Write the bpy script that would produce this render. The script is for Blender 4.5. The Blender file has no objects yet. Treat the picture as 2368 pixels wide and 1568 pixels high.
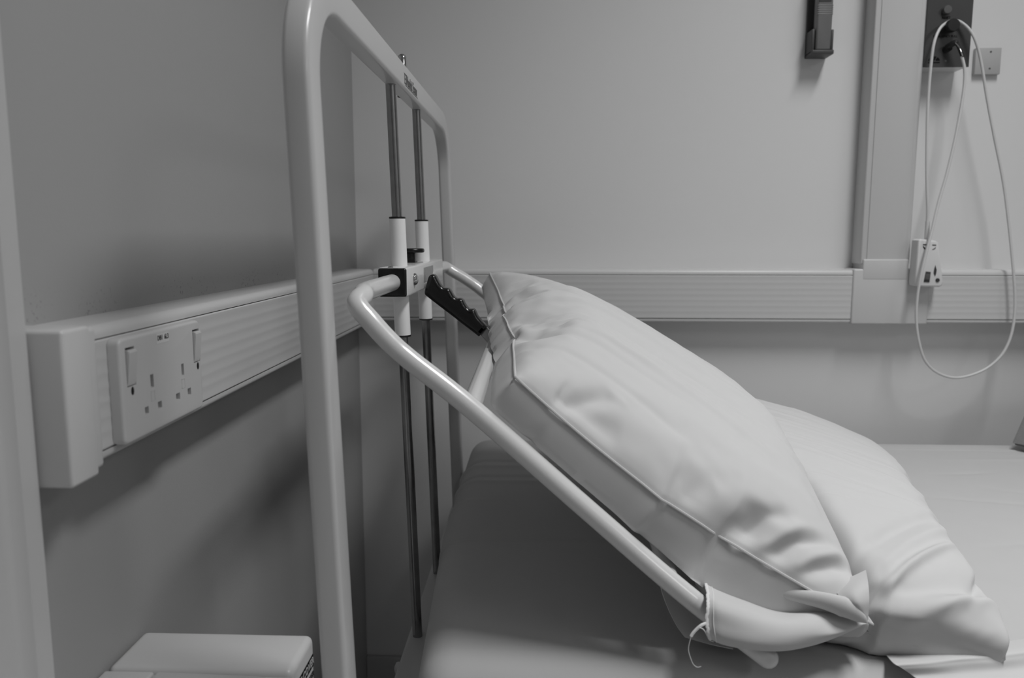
import bpy, bmesh, math, random, zlib, base64
import numpy as np
from mathutils import Vector, Matrix
from mathutils.bvhtree import BVHTree

random.seed(7)
scene = bpy.context.scene
COL = scene.collection
PI = math.pi
W, H, F = 2368, 1568, 1800.0
CAM = Vector((0, 0, 1.05))
YAW, PITCH = math.radians(2.2387), math.radians(7.6572)

# ------------------------------------------------------------------ camera
cd = bpy.data.cameras.new('camera')
cam = bpy.data.objects.new('camera', cd)
COL.objects.link(cam)
cam.location = CAM
cam.rotation_euler = (PI/2 - PITCH, 0, YAW)
cd.sensor_fit = 'HORIZONTAL'
cd.sensor_width = 36.0
cd.lens = F/W*36.0
cd.clip_start = 0.02
cd.dof.use_dof = True
cd.dof.focus_distance = 0.95
cd.dof.aperture_fstop = 6.0
scene.camera = cam
CAMROT = cam.rotation_euler.to_matrix()

def ray(px, py):
    return CAMROT @ Vector(((px - W/2)/F, -(py - H/2)/F, -1))
def onx(px, py, x):
    d = ray(px, py); return CAM + d*((x - CAM.x)/d.x)
def ony(px, py, y):
    d = ray(px, py); return CAM + d*((y - CAM.y)/d.y)
def onz(px, py, z):
    d = ray(px, py); return CAM + d*((z - CAM.z)/d.z)

# ------------------------------------------------------------------ materials
def mat(name, v, rough=0.5, metal=0.0, bump=0.0, scale=200.0, detail=3.0, var=0.0, varscale=6.0, spec=0.5, coat=0.0):
    m = bpy.data.materials.new(name); m.use_nodes = True
    nt = m.node_tree; b = nt.nodes['Principled BSDF']
    b.inputs['Base Color'].default_value = (v, v, v, 1)
    b.inputs['Roughness'].default_value = rough
    b.inputs['Metallic'].default_value = metal
    b.inputs['Specular IOR Level'].default_value = spec
    b.inputs['Coat Weight'].default_value = coat
    b.inputs['Coat Roughness'].default_value = 0.08
    tc = nt.nodes.new('ShaderNodeTexCoord')
    if bump > 0:
        n = nt.nodes.new('ShaderNodeTexNoise'); n.inputs['Scale'].default_value = scale
        n.inputs['Detail'].default_value = detail
        nt.links.new(tc.outputs['Object'], n.inputs['Vector'])
        bp = nt.nodes.new('ShaderNodeBump'); bp.inputs['Strength'].default_value = bump
        bp.inputs['Distance'].default_value = 0.002
        nt.links.new(n.outputs['Fac'], bp.inputs['Height'])
        nt.links.new(bp.outputs['Normal'], b.inputs['Normal'])
    if var > 0:
        n2 = nt.nodes.new('ShaderNodeTexNoise'); n2.inputs['Scale'].default_value = varscale
        n2.inputs['Detail'].default_value = 4
        nt.links.new(tc.outputs['Object'], n2.inputs['Vector'])
        r = nt.nodes.new('ShaderNodeMapRange')
        r.inputs['To Min'].default_value = v*(1 - var); r.inputs['To Max'].default_value = v*(1 + var)
        nt.links.new(n2.outputs['Fac'], r.inputs['Value'])
        nt.links.new(r.outputs['Result'], b.inputs['Base Color'])
    return m

def wall_material():
    # painted plaster: fine roller texture
    m = mat('wall_paint', 0.70, 0.6, bump=0.07, scale=420, detail=4, var=0.02, varscale=3)
    return m
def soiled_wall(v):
    """the bed-head wall: same plaster darkened for lens falloff, with a band of grimy specks just above the trunking"""
    m = mat('wall_paint_vignetted', v, 0.6, bump=0.07, scale=420, detail=4)
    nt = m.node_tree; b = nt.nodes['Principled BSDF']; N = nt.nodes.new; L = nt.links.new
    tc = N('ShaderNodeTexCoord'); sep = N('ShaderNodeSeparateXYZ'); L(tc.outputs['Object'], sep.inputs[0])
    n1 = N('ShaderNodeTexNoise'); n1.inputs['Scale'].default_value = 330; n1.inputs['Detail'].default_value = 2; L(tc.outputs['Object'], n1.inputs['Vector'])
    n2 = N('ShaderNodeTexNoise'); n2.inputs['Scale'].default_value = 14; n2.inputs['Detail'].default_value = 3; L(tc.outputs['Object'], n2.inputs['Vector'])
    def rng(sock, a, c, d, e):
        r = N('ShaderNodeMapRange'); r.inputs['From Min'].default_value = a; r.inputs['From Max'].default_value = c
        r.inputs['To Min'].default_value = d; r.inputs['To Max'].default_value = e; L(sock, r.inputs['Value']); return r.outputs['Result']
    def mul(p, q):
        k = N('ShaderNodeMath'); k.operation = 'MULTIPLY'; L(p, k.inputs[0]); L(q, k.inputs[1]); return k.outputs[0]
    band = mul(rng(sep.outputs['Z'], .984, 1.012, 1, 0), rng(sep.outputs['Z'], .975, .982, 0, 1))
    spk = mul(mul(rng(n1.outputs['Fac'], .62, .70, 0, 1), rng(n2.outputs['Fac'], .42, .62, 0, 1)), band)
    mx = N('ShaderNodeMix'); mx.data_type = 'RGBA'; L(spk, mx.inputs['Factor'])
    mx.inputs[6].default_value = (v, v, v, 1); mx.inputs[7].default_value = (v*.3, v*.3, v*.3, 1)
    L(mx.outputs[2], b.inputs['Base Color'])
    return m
M = dict(
    wall=wall_material(),
    wall_dim=soiled_wall(0.36),  # wall colour lowered to stand in for vignetting at this side
    ceiling=mat('ceiling_paint', 0.8, 0.8, var=0.02),
    floor=mat('vinyl_floor', 0.5, 0.4, var=0.1, varscale=30),
    plastic=mat('white_upvc', 0.57, 0.38, var=0.015, varscale=12),
    plate=mat('socket_plastic', 0.57, 0.33, var=0.01),
    dark=mat('dark_cavity', 0.03, 0.6, var=0.1),
    powder=mat('white_powder_coat', 0.69, 0.25, var=0.01, coat=0.35),
    sleeve=mat('white_sleeve_coat', 0.86, 0.3, var=0.01, coat=0.2),
    frame=mat('headboard_paint', 0.53, 0.3, var=0.02, coat=0.25),
    steel=mat('worn_steel', 0.30, 0.22, metal=1.0, var=0.25, varscale=60),
    chrome=mat('chrome', 0.55, 0.08, metal=1.0, var=0.02),
    black=mat('black_plastic', 0.006, 0.22, var=0.1, spec=0.5),
    rubber=mat('black_collar', 0.01, 0.4, var=0.1),
    label=mat('grey_label', 0.30, 0.5, bump=0.3, scale=700, var=0.2, varscale=180),
    fabric=mat('white_cotton', 0.58, 0.9, bump=0.05, scale=1400, detail=3, var=0.015, varscale=40, spec=0.2),
    sheet=mat('white_sheet', 0.50, 0.9, bump=0.07, scale=1200, detail=4, var=0.02, varscale=25, spec=0.2),
    grey_fabric=mat('grey_cotton', 0.24, 0.95, bump=0.4, scale=500, var=0.08, varscale=90, spec=0.2),
    heater=mat('heater_enamel', 0.62, 0.35, var=0.02, varscale=15),
    band=mat('black_print', 0.008, 0.6, var=0.1, spec=0.08),
    ink=mat('printed_ink', 0.03, 0.6, var=0.1),
    whiteink=mat('white_print', 0.45, 0.6, var=0.05),
    panel=mat('dark_brushed_steel', 0.055, 0.4, metal=0.4, var=0.12, varscale=25),
    knob=mat('grey_button', 0.09, 0.45, var=0.05),
    darkknob=mat('dark_button', 0.016, 0.5, var=0.05, spec=0.3),
    remote=mat('grey_handset_plastic', 0.16, 0.4, var=0.05),
    holder=mat('dark_holder_plastic', 0.05, 0.5, var=0.05),
    sticker=mat('white_sticker', 0.66, 0.6, var=0.02),
    cable=mat('white_cable', 0.62, 0.4, var=0.02),
    handset=mat('white_handset_plastic', 0.66, 0.4, var=0.02),
    soil=mat('soiled_dust', 0.2, 0.9, var=0.2),
    blank=mat('plate_plastic', 0.42, 0.5, var=0.02),
    thread=mat('cotton_thread', 0.75, 0.9, var=0.05),
    trim=mat('gloss_trim_paint', 0.50, 0.35, var=0.02),
)

# ------------------------------------------------------------------ mesh helpers
def wloc(o):
    p = Vector((0, 0, 0))
    while o is not None:
        p += o.location; o = o.parent
    return p

def thing(name, label, cat, loc=(0, 0, 0), group=None):
    o = bpy.data.objects.new(name, None); COL.objects.link(o)
    o.location = loc; o.empty_display_size = 0.05
    o['label'] = label; o['category'] = cat
    if group: o['group'] = group
    return o

def obj(name, bm, m, parent=None, smooth=True, label=None, angle=40):
    """Link a bmesh (world coordinates) as one mesh object, under its parent."""
    me = bpy.data.meshes.new(name)
    bmesh.ops.recalc_face_normals(bm, faces=bm.faces[:])
    if parent is None:
        lo = Vector((min(v.co.x for v in bm.verts), min(v.co.y for v in bm.verts), min(v.co.z for v in bm.verts)))
        hi = Vector((max(v.co.x for v in bm.verts), max(v.co.y for v in bm.verts), max(v.co.z for v in bm.verts)))
        org = Vector(((lo.x + hi.x)/2, (lo.y + hi.y)/2, lo.z))
    else:
        org = wloc(parent)
    bmesh.ops.translate(bm, vec=-org, verts=bm.verts[:])
    bm.to_mesh(me); bm.free()
    me.materials.append(M[m] if isinstance(m, str) else m)
    if smooth:
        me.polygons.foreach_set('use_smooth', [True]*len(me.polygons))
        try: me.set_sharp_from_angle(angle=math.radians(angle))
        except Exception: pass
    o = bpy.data.objects.new(name, me); COL.objects.link(o)
    if parent is None: o.location = org
    else: o.parent = parent
    if label: o['label'] = label
    return o

def tag(o, label=None, cat=None, group=None, kind=None):
    if label: o['label'] = label
    if cat: o['category'] = cat
    if group: o['group'] = group
    if kind: o['kind'] = kind
    return o

def B(): return bmesh.new()

def join(bm, src):
    vm = {}
    for v in src.verts: vm[v] = bm.verts.new(v.co)
    for f in src.faces:
        try: bm.faces.new([vm[v] for v in f.verts])
        except ValueError: pass
    src.free(); return bm

def box(x0, x1, y0, y1, z0, z1, r=0.0, seg=3, bm=None, rot=None, pivot=None):
    b = bmesh.new(); bmesh.ops.create_cube(b, size=1)
    for v in b.verts:
        v.co = Vector(((x0+x1)/2 + v.co.x*(x1-x0), (y0+y1)/2 + v.co.y*(y1-y0), (z0+z1)/2 + v.co.z*(z1-z0)))
    if r > 0:
        bmesh.ops.bevel(b, geom=b.edges[:], offset=r, segments=seg, profile=0.5, affect='EDGES')
    if rot is not None:
        bmesh.ops.rotate(b, cent=pivot or Vector(((x0+x1)/2, (y0+y1)/2, (z0+z1)/2)), matrix=rot, verts=b.verts[:])
    return b if bm is None else join(bm, b)

def catmull(pts, n=8):
    P = [Vector(p) for p in pts]; out = []
    P = [P[0]*2 - P[1]] + P + [P[-1]*2 - P[-2]]
    for i in range(1, len(P)-2):
        for k in range(n):
            t = k/n; a, b, c, d = P[i-1], P[i], P[i+1], P[i+2]
            out.append(0.5*((2*b) + (c-a)*t + (2*a-5*b+4*c-d)*t*t + (3*b-a-3*c+d)*t**3))
    out.append(P[-2]); return out

def fillet(pts, radii, n=8):
    """Polyline with rounded corners."""
    P = [Vector(p) for p in pts]; out = [P[0]]
    for i in range(1, len(P)-1):
        a = (P[i-1]-P[i]).normalized(); c = (P[i+1]-P[i]).normalized(); r = radii[i]
        ang = a.angle(c); d = r/math.tan(ang/2)
        s, e = P[i]+a*d, P[i]+c*d
        for k in range(n+1):
            t = k/n
            # circular arc through a quadratic rational form
            w = math.sin(ang/2)
            den = (1-t)**2 + 2*w*t*(1-t) + t*t
            out.append((s*(1-t)**2 + P[i]*2*w*t*(1-t) + e*t*t)/den)
    out.append(P[-1]); return out

def sweep(path, section, bm=None, up=None, cap=True, scales=None, closed=False):
    """Sweep a closed 2-D section (list of (u,v)) along a path with parallel transport."""
    b = bmesh.new(); P = [Vector(p) for p in path]; n = len(P); rings = []
    T = []
    for i in range(n):
        if closed: t = P[(i+1) % n]-P[i-1]
        else: t = P[min(i+1, n-1)]-P[max(i-1, 0)]
        T.append(t.normalized())
    U = Vector(up) if up is not None else (Vector((0, 0, 1)) if abs(T[0].z) < .9 else Vector((1, 0, 0)))
    U = (U - T[0]*U.dot(T[0])).normalized()
    for i in range(n):
        if up is not None:
            U = Vector(up); U = (U - T[i]*U.dot(T[i])).normalized()
        elif i > 0:
            q = T[i-1].rotation_difference(T[i]); U = (q @ U); U = (U - T[i]*U.dot(T[i])).normalized()
        V = T[i].cross(U); s = scales[i] if scales else 1.0
        rings.append([b.verts.new(P[i] + U*(u*s) + V*(v*s)) for u, v in section])
    m = len(section)
    for i in range(n if closed else n-1):
        A, C = rings[i], rings[(i+1) % n]
        for k in range(m):
            b.faces.new((A[k], A[(k+1) % m], C[(k+1) % m], C[k]))
    if cap and not closed:
        b.faces.new(rings[0][::-1]); b.faces.new(rings[-1])
    return b if bm is None else join(bm, b)

def circ(r, n=18): return [(r*math.cos(2*PI*k/n), r*math.sin(2*PI*k/n)) for k in range(n)]
def rrect(w, h, r, n=4):
    out = []
    for cx, cy, a0 in ((w/2-r, h/2-r, 0), (-w/2+r, h/2-r, 90), (-w/2+r, -h/2+r, 180), (w/2-r, -h/2+r, 270)):
        for k in range(n+1):
            a = math.radians(a0 + 90*k/n); out.append((cx+r*math.cos(a), cy+r*math.sin(a)))
    return out
def tube(path, r, n=18, bm=None, scales=None): return sweep(path, circ(r, n), bm=bm, scales=scales)

def rounded_tube(path, r, n=18, bm=None, ends=(True, True)):
    """tube with domed ends"""
    P = [Vector(p) for p in path]; sc = [1.0]*len(P)
    pre, post, ps, qs = [], [], [], []
    if ends[0]:
        t = (P[0]-P[1]).normalized()
        for a in (85, 65, 45, 22): pre.append(P[0]+t*r*math.sin(math.radians(a))); ps.append(max(.05, math.cos(math.radians(a))))
    if ends[1]:
        t = (P[-1]-P[-2]).normalized()
        for a in (22, 45, 65, 85): post.append(P[-1]+t*r*math.sin(math.radians(a))); qs.append(max(.05, math.cos(math.radians(a))))
    return sweep(pre+P+post, circ(r, n), bm=bm, scales=ps+sc+qs)

def lathe(center, axis, prof, n=24, bm=None):
    """profile of (radius, height) along axis from center"""
    axis = Vector(axis).normalized(); c = Vector(center)
    u = axis.orthogonal().normalized(); v = axis.cross(u)
    b = bmesh.new(); rings = []
    for r, h in prof:
        r = max(r, 1e-5)
        rings.append([b.verts.new(c + axis*h + (u*math.cos(2*PI*k/n) + v*math.sin(2*PI*k/n))*r) for k in range(n)])
    for i in range(len(rings)-1):
        for k in range(n): b.faces.new((rings[i][k], rings[i][(k+1) % n], rings[i+1][(k+1) % n], rings[i+1][k]))
    b.faces.new(rings[0][::-1]); b.faces.new(rings[-1])
    return b if bm is None else join(bm, b)

def extrude_profile(prof, axis, a0, a1, bm=None):
    """closed profile list of 2-tuples in the two axes other than `axis` (order x,y,z), extruded from a0 to a1"""
    b = bmesh.new()
    def mk(p, a):
        c = list(p); c.insert(axis, a); return b.verts.new(c)
    A = [mk(p, a0) for p in prof]; C = [mk(p, a1) for p in prof]; n = len(prof)
    for k in range(n): b.faces.new((A[k], A[(k+1) % n], C[(k+1) % n], C[k]))
    b.faces.new(A[::-1]); b.faces.new(C)
    return b if bm is None else join(bm, b)

def slab(outline, normal, t, inset=0.0, layers=3):
    """Solid from a planar outline (3-D points) thickened along normal (centred), rounded by inset at both faces."""
    N = Vector(normal).normalized(); P = [Vector(p) for p in outline]; n = len(P)
    c = sum(P, Vector())/n
    area = sum(((P[i]-c).cross(P[(i+1) % n]-c)).dot(N) for i in range(n))
    if area < 0: P = P[::-1]
    ins = []
    for i in range(n):
        e = (P[(i+1) % n]-P[i-1]).normalized(); ins.append(N.cross(e).normalized())
    b = bmesh.new(); rings = []
    K = layers if inset > 0 else 0
    lev = []
    for k in range(K+1): 
        a = (PI/2)*(k/K if K else 1); lev.append((-t/2 + inset*(1-math.sin(a)) , inset*(1-math.cos(a))) if K else (-t/2, 0))
    full = [(h, d) for h, d in lev] + [(-h, d) for h, d in lev[::-1]]
    full = sorted(set((round(h, 6), round(d, 6)) for h, d in full))
    for h, d in full: rings.append([b.verts.new(P[i] + ins[i]*d + N*h) for i in range(n)])
    for i in range(len(rings)-1):
        for k in range(n): b.faces.new((rings[i][k], rings[i][(k+1) % n], rings[i+1][(k+1) % n], rings[i+1][k]))
    b.faces.new(rings[0][::-1]); b.faces.new(rings[-1])
    bmesh.ops.triangulate(b, faces=[f for f in b.faces if len(f.verts) > 4])
    return b

def text_bm(s, size, origin, right, up, depth=0.0002, align='CENTER', bold=0.0, sx=1.0):
    """Flat lettering standing just off a surface."""
    cu = bpy.data.curves.new('t', 'FONT'); cu.body = s; cu.size = size; cu.align_x = align; cu.align_y = 'CENTER'
    cu.extrude = depth; cu.offset = bold; cu.resolution_u = 3
    t = bpy.data.objects.new('t', cu); COL.objects.link(t)
    bpy.context.view_layer.update()
    me = t.evaluated_get(bpy.context.evaluated_depsgraph_get()).to_mesh()
    b = bmesh.new(); b.from_mesh(me)
    t.evaluated_get(bpy.context.evaluated_depsgraph_get()).to_mesh_clear()
    bpy.data.objects.remove(t); bpy.data.curves.remove(cu)
    R, Uv = Vector(right).normalized(), Vector(up).normalized(); N = R.cross(Uv)
    o = Vector(origin)
    for v in b.verts: v.co = o + R*(v.co.x*sx) + Uv*v.co.y + N*v.co.z
    return b

def cut(o, cutters):
    """Boolean-difference boxes out of a mesh object, applied."""
    me = bpy.data.meshes.new('c'); b = bmesh.new()
    for c in cutters: join(b, c)
    bmesh.ops.recalc_face_normals(b, faces=b.faces[:])
    bmesh.ops.translate(b, vec=-wloc(o), verts=b.verts[:])
    b.to_mesh(me); b.free()
    co = bpy.data.objects.new('c', me); COL.objects.link(co); co.location = wloc(o)
    md = o.modifiers.new('b', 'BOOLEAN'); md.operation = 'DIFFERENCE'; md.object = co; md.solver = 'EXACT'
    bpy.context.view_layer.update()
    new = bpy.data.meshes.new_from_object(o.evaluated_get(bpy.context.evaluated_depsgraph_get()))
    o.modifiers.clear(); o.data = new
    bpy.data.objects.remove(co); bpy.data.meshes.remove(me)
    new.polygons.foreach_set('use_smooth', [True]*len(new.polygons))
    new.set_sharp_from_angle(angle=math.radians(30))

def struct(o): o['kind'] = 'structure'; return o

# ------------------------------------------------------------------ room shell
WX, WY = -0.395, 1.65          # left wall and back wall faces
RX, FY, CZ = 3.3, -2.6, 2.6
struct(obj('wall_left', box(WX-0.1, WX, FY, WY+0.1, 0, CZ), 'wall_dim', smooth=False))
struct(obj('wall_back', box(WX, RX, WY, WY+0.1, 0, CZ), 'wall', smooth=False))
struct(obj('wall_right', box(RX, RX+0.1, FY, WY+0.1, 0, CZ), 'wall', smooth=False))
struct(obj('wall_front', box(WX-0.1, RX+0.1, FY-0.1, FY, 0, CZ), 'wall', smooth=False))
struct(obj('floor', box(WX-0.1, RX+0.1, FY-0.1, WY+0.1, -0.1, 0), 'floor', smooth=False))
struct(obj('ceiling', box(WX-0.1, RX+0.1, FY-0.1, WY+0.1, CZ, CZ+0.1), 'ceiling', smooth=False))
# moulded upright board on the left wall, ending where the trunking starts
SX = -0.366
prof = [(WX, 0.536), (SX-0.002, 0.536), (SX, 0.534), (SX, 0.516), (SX-0.006, 0.511), (SX-0.008, 0.505), (SX-0.006, 0.498),
        (SX, 0.493), (SX, 0.470), (SX-0.004, 0.466), (SX-0.004, 0.40), (WX, 0.40)]
struct(obj('trim_1', extrude_profile(prof, 2, 0.0, CZ-0.001), 'trim'))
struct(obj('baseboard_back', box(WX, RX, WY-0.012, WY, 0, 0.1, .003), 'trim'))

# ------------------------------------------------------------------ cable trunking
TX = -0.349      # face of the left-hand trunking
TY = 1.60        # face of the back trunking
ZT, ZB, LT, LB = 0.979, 0.871, 0.9675, 0.8790
def lid_profile(f0, sgn, zt, zb, wall, nribs=7):
    """lid cross-section: faint ribs along its length. f0 face, sgn direction away from wall"""
    pts = [(wall, zt), (f0 - sgn*.0012, zt), (f0, zt - .0012)]
    for k in range(nribs):
        c = zt - (zt-zb)*(k+.75)/(nribs+.5)
        w = (zt-zb)/(nribs+.5)*.25
        pts += [(f0, c+w+.0015), (f0 - sgn*.00018, c+w), (f0 - sgn*.00018, c-w), (f0, c-w-.0015)]
    pts += [(f0, zb+.0012), (f0 - sgn*.0012, zb), (wall, zb)]
    return pts
def base_profile(f0, sgn, wall, gap=.0011):
    r = .008
    p = [(wall, ZT+.001)]
    for k in range(6):
        a = PI/2*(1-k/5); p.append((f0 - sgn*r + sgn*r*math.cos(a), ZT - r + r*math.sin(a)))
    p += [(f0, LT+gap), (f0 - sgn*.012, LT+gap), (f0 - sgn*.012, LB-gap), (f0, LB-gap)]
    for k in range(5):
        a = PI/2*(k/4); p.append((f0 - sgn*.004 + sgn*.004*math.cos(a), ZB + .004 - .004*math.sin(a)))
    p.append((wall, ZB)); return p
def yz(prof, a0, a1): return extrude_profile(prof, 1, a0, a1)       # (x,z) profile along y
def xz(prof, a0, a1): return extrude_profile(prof, 0, a0, a1)       # (y,z) profile along x

t = thing('cable_trunking', 'white ribbed trunking along the left wall behind the headboard', 'trunking', (WX, 1.07, ZB))
obj('base_channel', yz(base_profile(TX-.0005, 1, WX), 0.56, 1.60), 'plastic', t)
obj('lid', yz(lid_profile(TX, 1, LT, LB, TX-.011), 0.575, 1.6005), 'plastic', t)
ec = B()
box(WX, TX+.007, 0.537, 0.572, ZB-.006, ZT+.003, .0032, 4, bm=ec)
box(WX, TX+.004, 0.560, 0.585, ZB-.003, ZT+.001, .004, 4, bm=ec)
obj('end_cap', ec, 'plastic', t)

t = thing('cable_trunking', 'long white ribbed trunking on the back wall left of the upright trunking', 'trunking', (0.15, WY, ZB))
obj('base_channel', xz(base_profile(TY+.0005, -1, WY), -0.3495, 0.628), 'plastic', t)
obj('lid', xz(lid_profile(TY, -1, LT, LB, TY+.011), -0.3490, 0.628), 'plastic', t)

t = thing('cable_trunking', 'white ribbed trunking running right of the junction behind the hanging cable', 'trunking', (1.5, WY, ZB))
obj('base_channel', xz(base_profile(TY+.0005, -1, WY), 0.775, 2.6), 'plastic', t)
obj('lid', xz(lid_profile(TY, -1, LT, LB, TY+.011), 0.775, 2.6), 'plastic', t)

# vertical trunking and tee
VX0, VX1 = 0.640, 0.737
t = thing('cable_trunking', 'upright white trunking rising up the back wall from the junction', 'trunking', ((VX0+VX1)/2, WY, 1.0))
obj('base_channel', box(VX0, VX1, TY+.0005, WY, 0.99, CZ, .003), 'plastic', t)
obj('lid', box(VX0+.011, VX1-.009, TY-.0012, TY+.003, 0.99, CZ, .001), 'plastic', t)
t = thing('trunking_junction', 'smooth white tee piece where upright and level trunking meet', 'trunking junction', (0.70, WY, ZB))
tj = B()
box(0.626, 0.778, TY-.0035, WY, ZB-.002, ZT+.002, .0035, 3, bm=tj)
box(0.644, 0.734, TY-.0040, WY, ZT-.02, 1.0005, .0025, 3, bm=tj)
obj('tee_cover', tj, 'plastic', t)

# ------------------------------------------------------------------ double socket
PX = -0.3388
py0, py1, pz0, pz1 = 0.6045, 0.7525, 0.8785, 0.9665
t = thing('double_socket', 'white double power socket set into the left wall trunking', 'socket', (TX, (py0+py1)/2, pz0))
b = bmesh.new(); bmesh.ops.create_cube(b, size=1)
for v in b.verts:
    v.co = Vector(((TX+.0002+PX)/2 + v.co.x*(PX-TX-.0002), (py0+py1)/2 + v.co.y*(py1-py0), (pz0+pz1)/2 + v.co.z*(pz1-pz0)))
ed = [e for e in b.edges if abs((e.verts[0].co - e.verts[1].co).x) > .004]
bmesh.ops.bevel(b, geom=ed, offset=.006, segments=4, profile=.5, affect='EDGES')
fe = [e for e in b.edges if all(v.co.x > PX-.0005 for v in e.verts)]
bmesh.ops.bevel(b, geom=fe, offset=.0028, segments=4, profile=.55, affect='EDGES')
plate = obj('face_plate', b, 'plate', t, angle=30)
pins = [(0.6506, 0.6562, 0.9180, 0.9295), (0.6385, 0.6448, 0.8972, 0.9034), (0.6611, 0.6682, 0.8970, 0.9032),
        (0.7089, 0.7140, 0.9180, 0.9291), (0.6954, 0.7033, 0.8970, 0.9034), (0.7192, 0.7262, 0.8968, 0.9036)]
rock = [(0.6135, 0.6265, 0.9262, 0.9560), (0.7362, 0.7490, 0.9262, 0.9560)]
cutters = [box(PX-.0075, PX+.01, a, c, d, e) for a, c, d, e in pins]
cutters += [box(PX-.005, PX+.01, a-.0006, c+.0006, d-.0006, e+.0022) for a, c, d, e in rock]
cut(plate, cutters)
for a, c, d, e in pins:
    obj('socket_shutter', box(PX-.0088, PX-.0070, a+.0001, c-.0001, d+.0001, e-.0001), 'band', t, label='dark slot for a plug pin')  # shutters coloured black in place of the shade deep in the holes
for a, c, d, e in rock:
    # rocker tilted out at its top
    pr = [(PX-.006, d), (PX-.0002, d), (PX+.0008, d+.004), (PX+.0030, e-.004), (PX+.0032, e-.0012), (PX+.0022, e), (PX-.006, e)]
    bb = extrude_profile(pr, 1, a, c)
    bmesh.ops.bevel(bb, geom=[x for x in bb.edges if all(v.co.x > PX-.001 for v in x.verts)], offset=.0006, segments=2, affect='EDGES')
    rk = obj('rocker_switch', bb, 'plate', t)
    obj('switch_recess', box(PX-.0052, PX-.0046, a+.001, c-.001, e+.0002, e+.002), 'dark', rk)
for yy, zz in ((0.6206, 0.9215), (0.7438, 0.9217)):
    b = lathe((PX-.0002, yy, zz), (1, 0, 0), [(.0023, 0), (.0023, .0004), (.0015, .0007), (.0001, .0008)], 16)
    for v in b.verts: v.co.z = zz + (v.co.z-zz)*1.55
    obj('indicator', b, 'darkknob', t, label='small dark oval indicator')
st = box(PX-.0003, PX+.0002, 0.6652, 0.6878, 0.9542, 0.9628, rot=Matrix.Rotation(math.radians(-1), 3, 'X'))
stk = obj('paper_label', st, 'sticker', t, label='small white sticker reading DB1 6L3')
obj('lettering', text_bm('DB1  6L3', .0062, (PX+.0004, .6768, .9590), (0, 1, 0), (0, 0, 1), .0001, bold=.00008, sx=.86), 'ink', stk)
for yy in (0.6534, 0.7112):
    fr = B()
    for q in ((yy-.0032, yy+.0032, .9146, .9150), (yy-.0032, yy+.0032, .9060, .9064), (yy-.0032, yy-.0028, .9060, .9150), (yy+.0028, yy+.0032, .9060, .9150)):
        box(PX-.0002, PX+.00025, q[0], q[1], q[2], q[3], bm=fr)
    obj('moulded_mark', fr, 'plate', t)

# ------------------------------------------------------------------ storage heater under the left trunking
hx0, hx1, hz, hy1 = WX+.001, -0.2235, 0.66, 0.7140
t = thing('wall_heater', 'low white heater with warning print beside the bed headboard', 'heater', (-.31, 0.2, 0.0))
b = box(hx0+.001, hx1-.0015, -0.449, hy1-.0015, 0.02, hz-.006, .004, 3)
obj('body', b, 'heater', t)
hb = B(); box(hx0, hx1, 0.6455, hy1, hz-.075, hz, .007, 5, bm=hb)
obj('end_cover', hb, 'heater', t)
obj('top_strip', box(hx0, -0.3482, -0.45, 0.6435, hz-.03, hz-.0008, .0025, 3), 'heater', t)
ol = [(-0.3462, -.45), (hx1-.0005, -.45), (hx1-.0005, .560)]
for k in range(9):
    a = PI/2*k/8; ol.append((hx1-.034+.0335*math.cos(a), .607+.0345*math.sin(a)))
ol += [(-0.3462, .6430)]
b = slab([(x, y, hz-.012) for x, y in ol], (0, 0, 1), .0215, .0025)
obj('top_panel', b, 'heater', t)
bx = hx1 + .0002
wl = obj('warning_band', box(hx1-.001, bx+.0003, 0.648, 0.7078, 0.6300, 0.6420), 'band', t, label='black warning band')
obj('lettering', text_bm('DO NOT COVER', .0105, (bx+.0005, .7085, .6360), (0, 1, 0), (0, 0, 1), .0002, 'RIGHT', bold=.00015, sx=1.0), 'whiteink', wl)
obj('lettering', text_bm('HEATER', .0088, (bx+.0003, .7085, .6222), (0, 1, 0), (0, 0, 1), .0002, 'RIGHT', bold=.0001), 'ink', t, label='black HEATER lettering')
obj('foot', box(hx0+.02, hx1-.02, -0.4, hy1-.03, 0.0, 0.022), 'dark', t)

# ------------------------------------------------------------------ the bed
LEAN = 0.030
def hx(z): return -0.177 + (1.17 - z)*LEAN          # front face of the leaning headboard
bed = thing('hospital_bed', 'white hospital bed with leaning tubular headboard and sliding backrest', 'bed', (0.9, 1.09, 0.0))
# headboard loop
sw, sd = .0335, .022
yo0, yo1, zt = 0.6035, 1.536, 1.2680
c0, c1, zc = yo0+sw/2, yo1-sw/2, zt-.0285/2
path = fillet([(0, c0, 0.28), (0, c0, zc), (0, c1, zc), (0, c1, 0.28)], [0, .088, .088, 0], 14)
b = sweep(path, rrect(sd, sw, .0048, 4), up=(1, 0, 0))
for v in b.verts:
    v.co.x += hx(v.co.z) - sd/2
hb = obj('headboard', b, 'frame', bed, angle=60)
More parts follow.
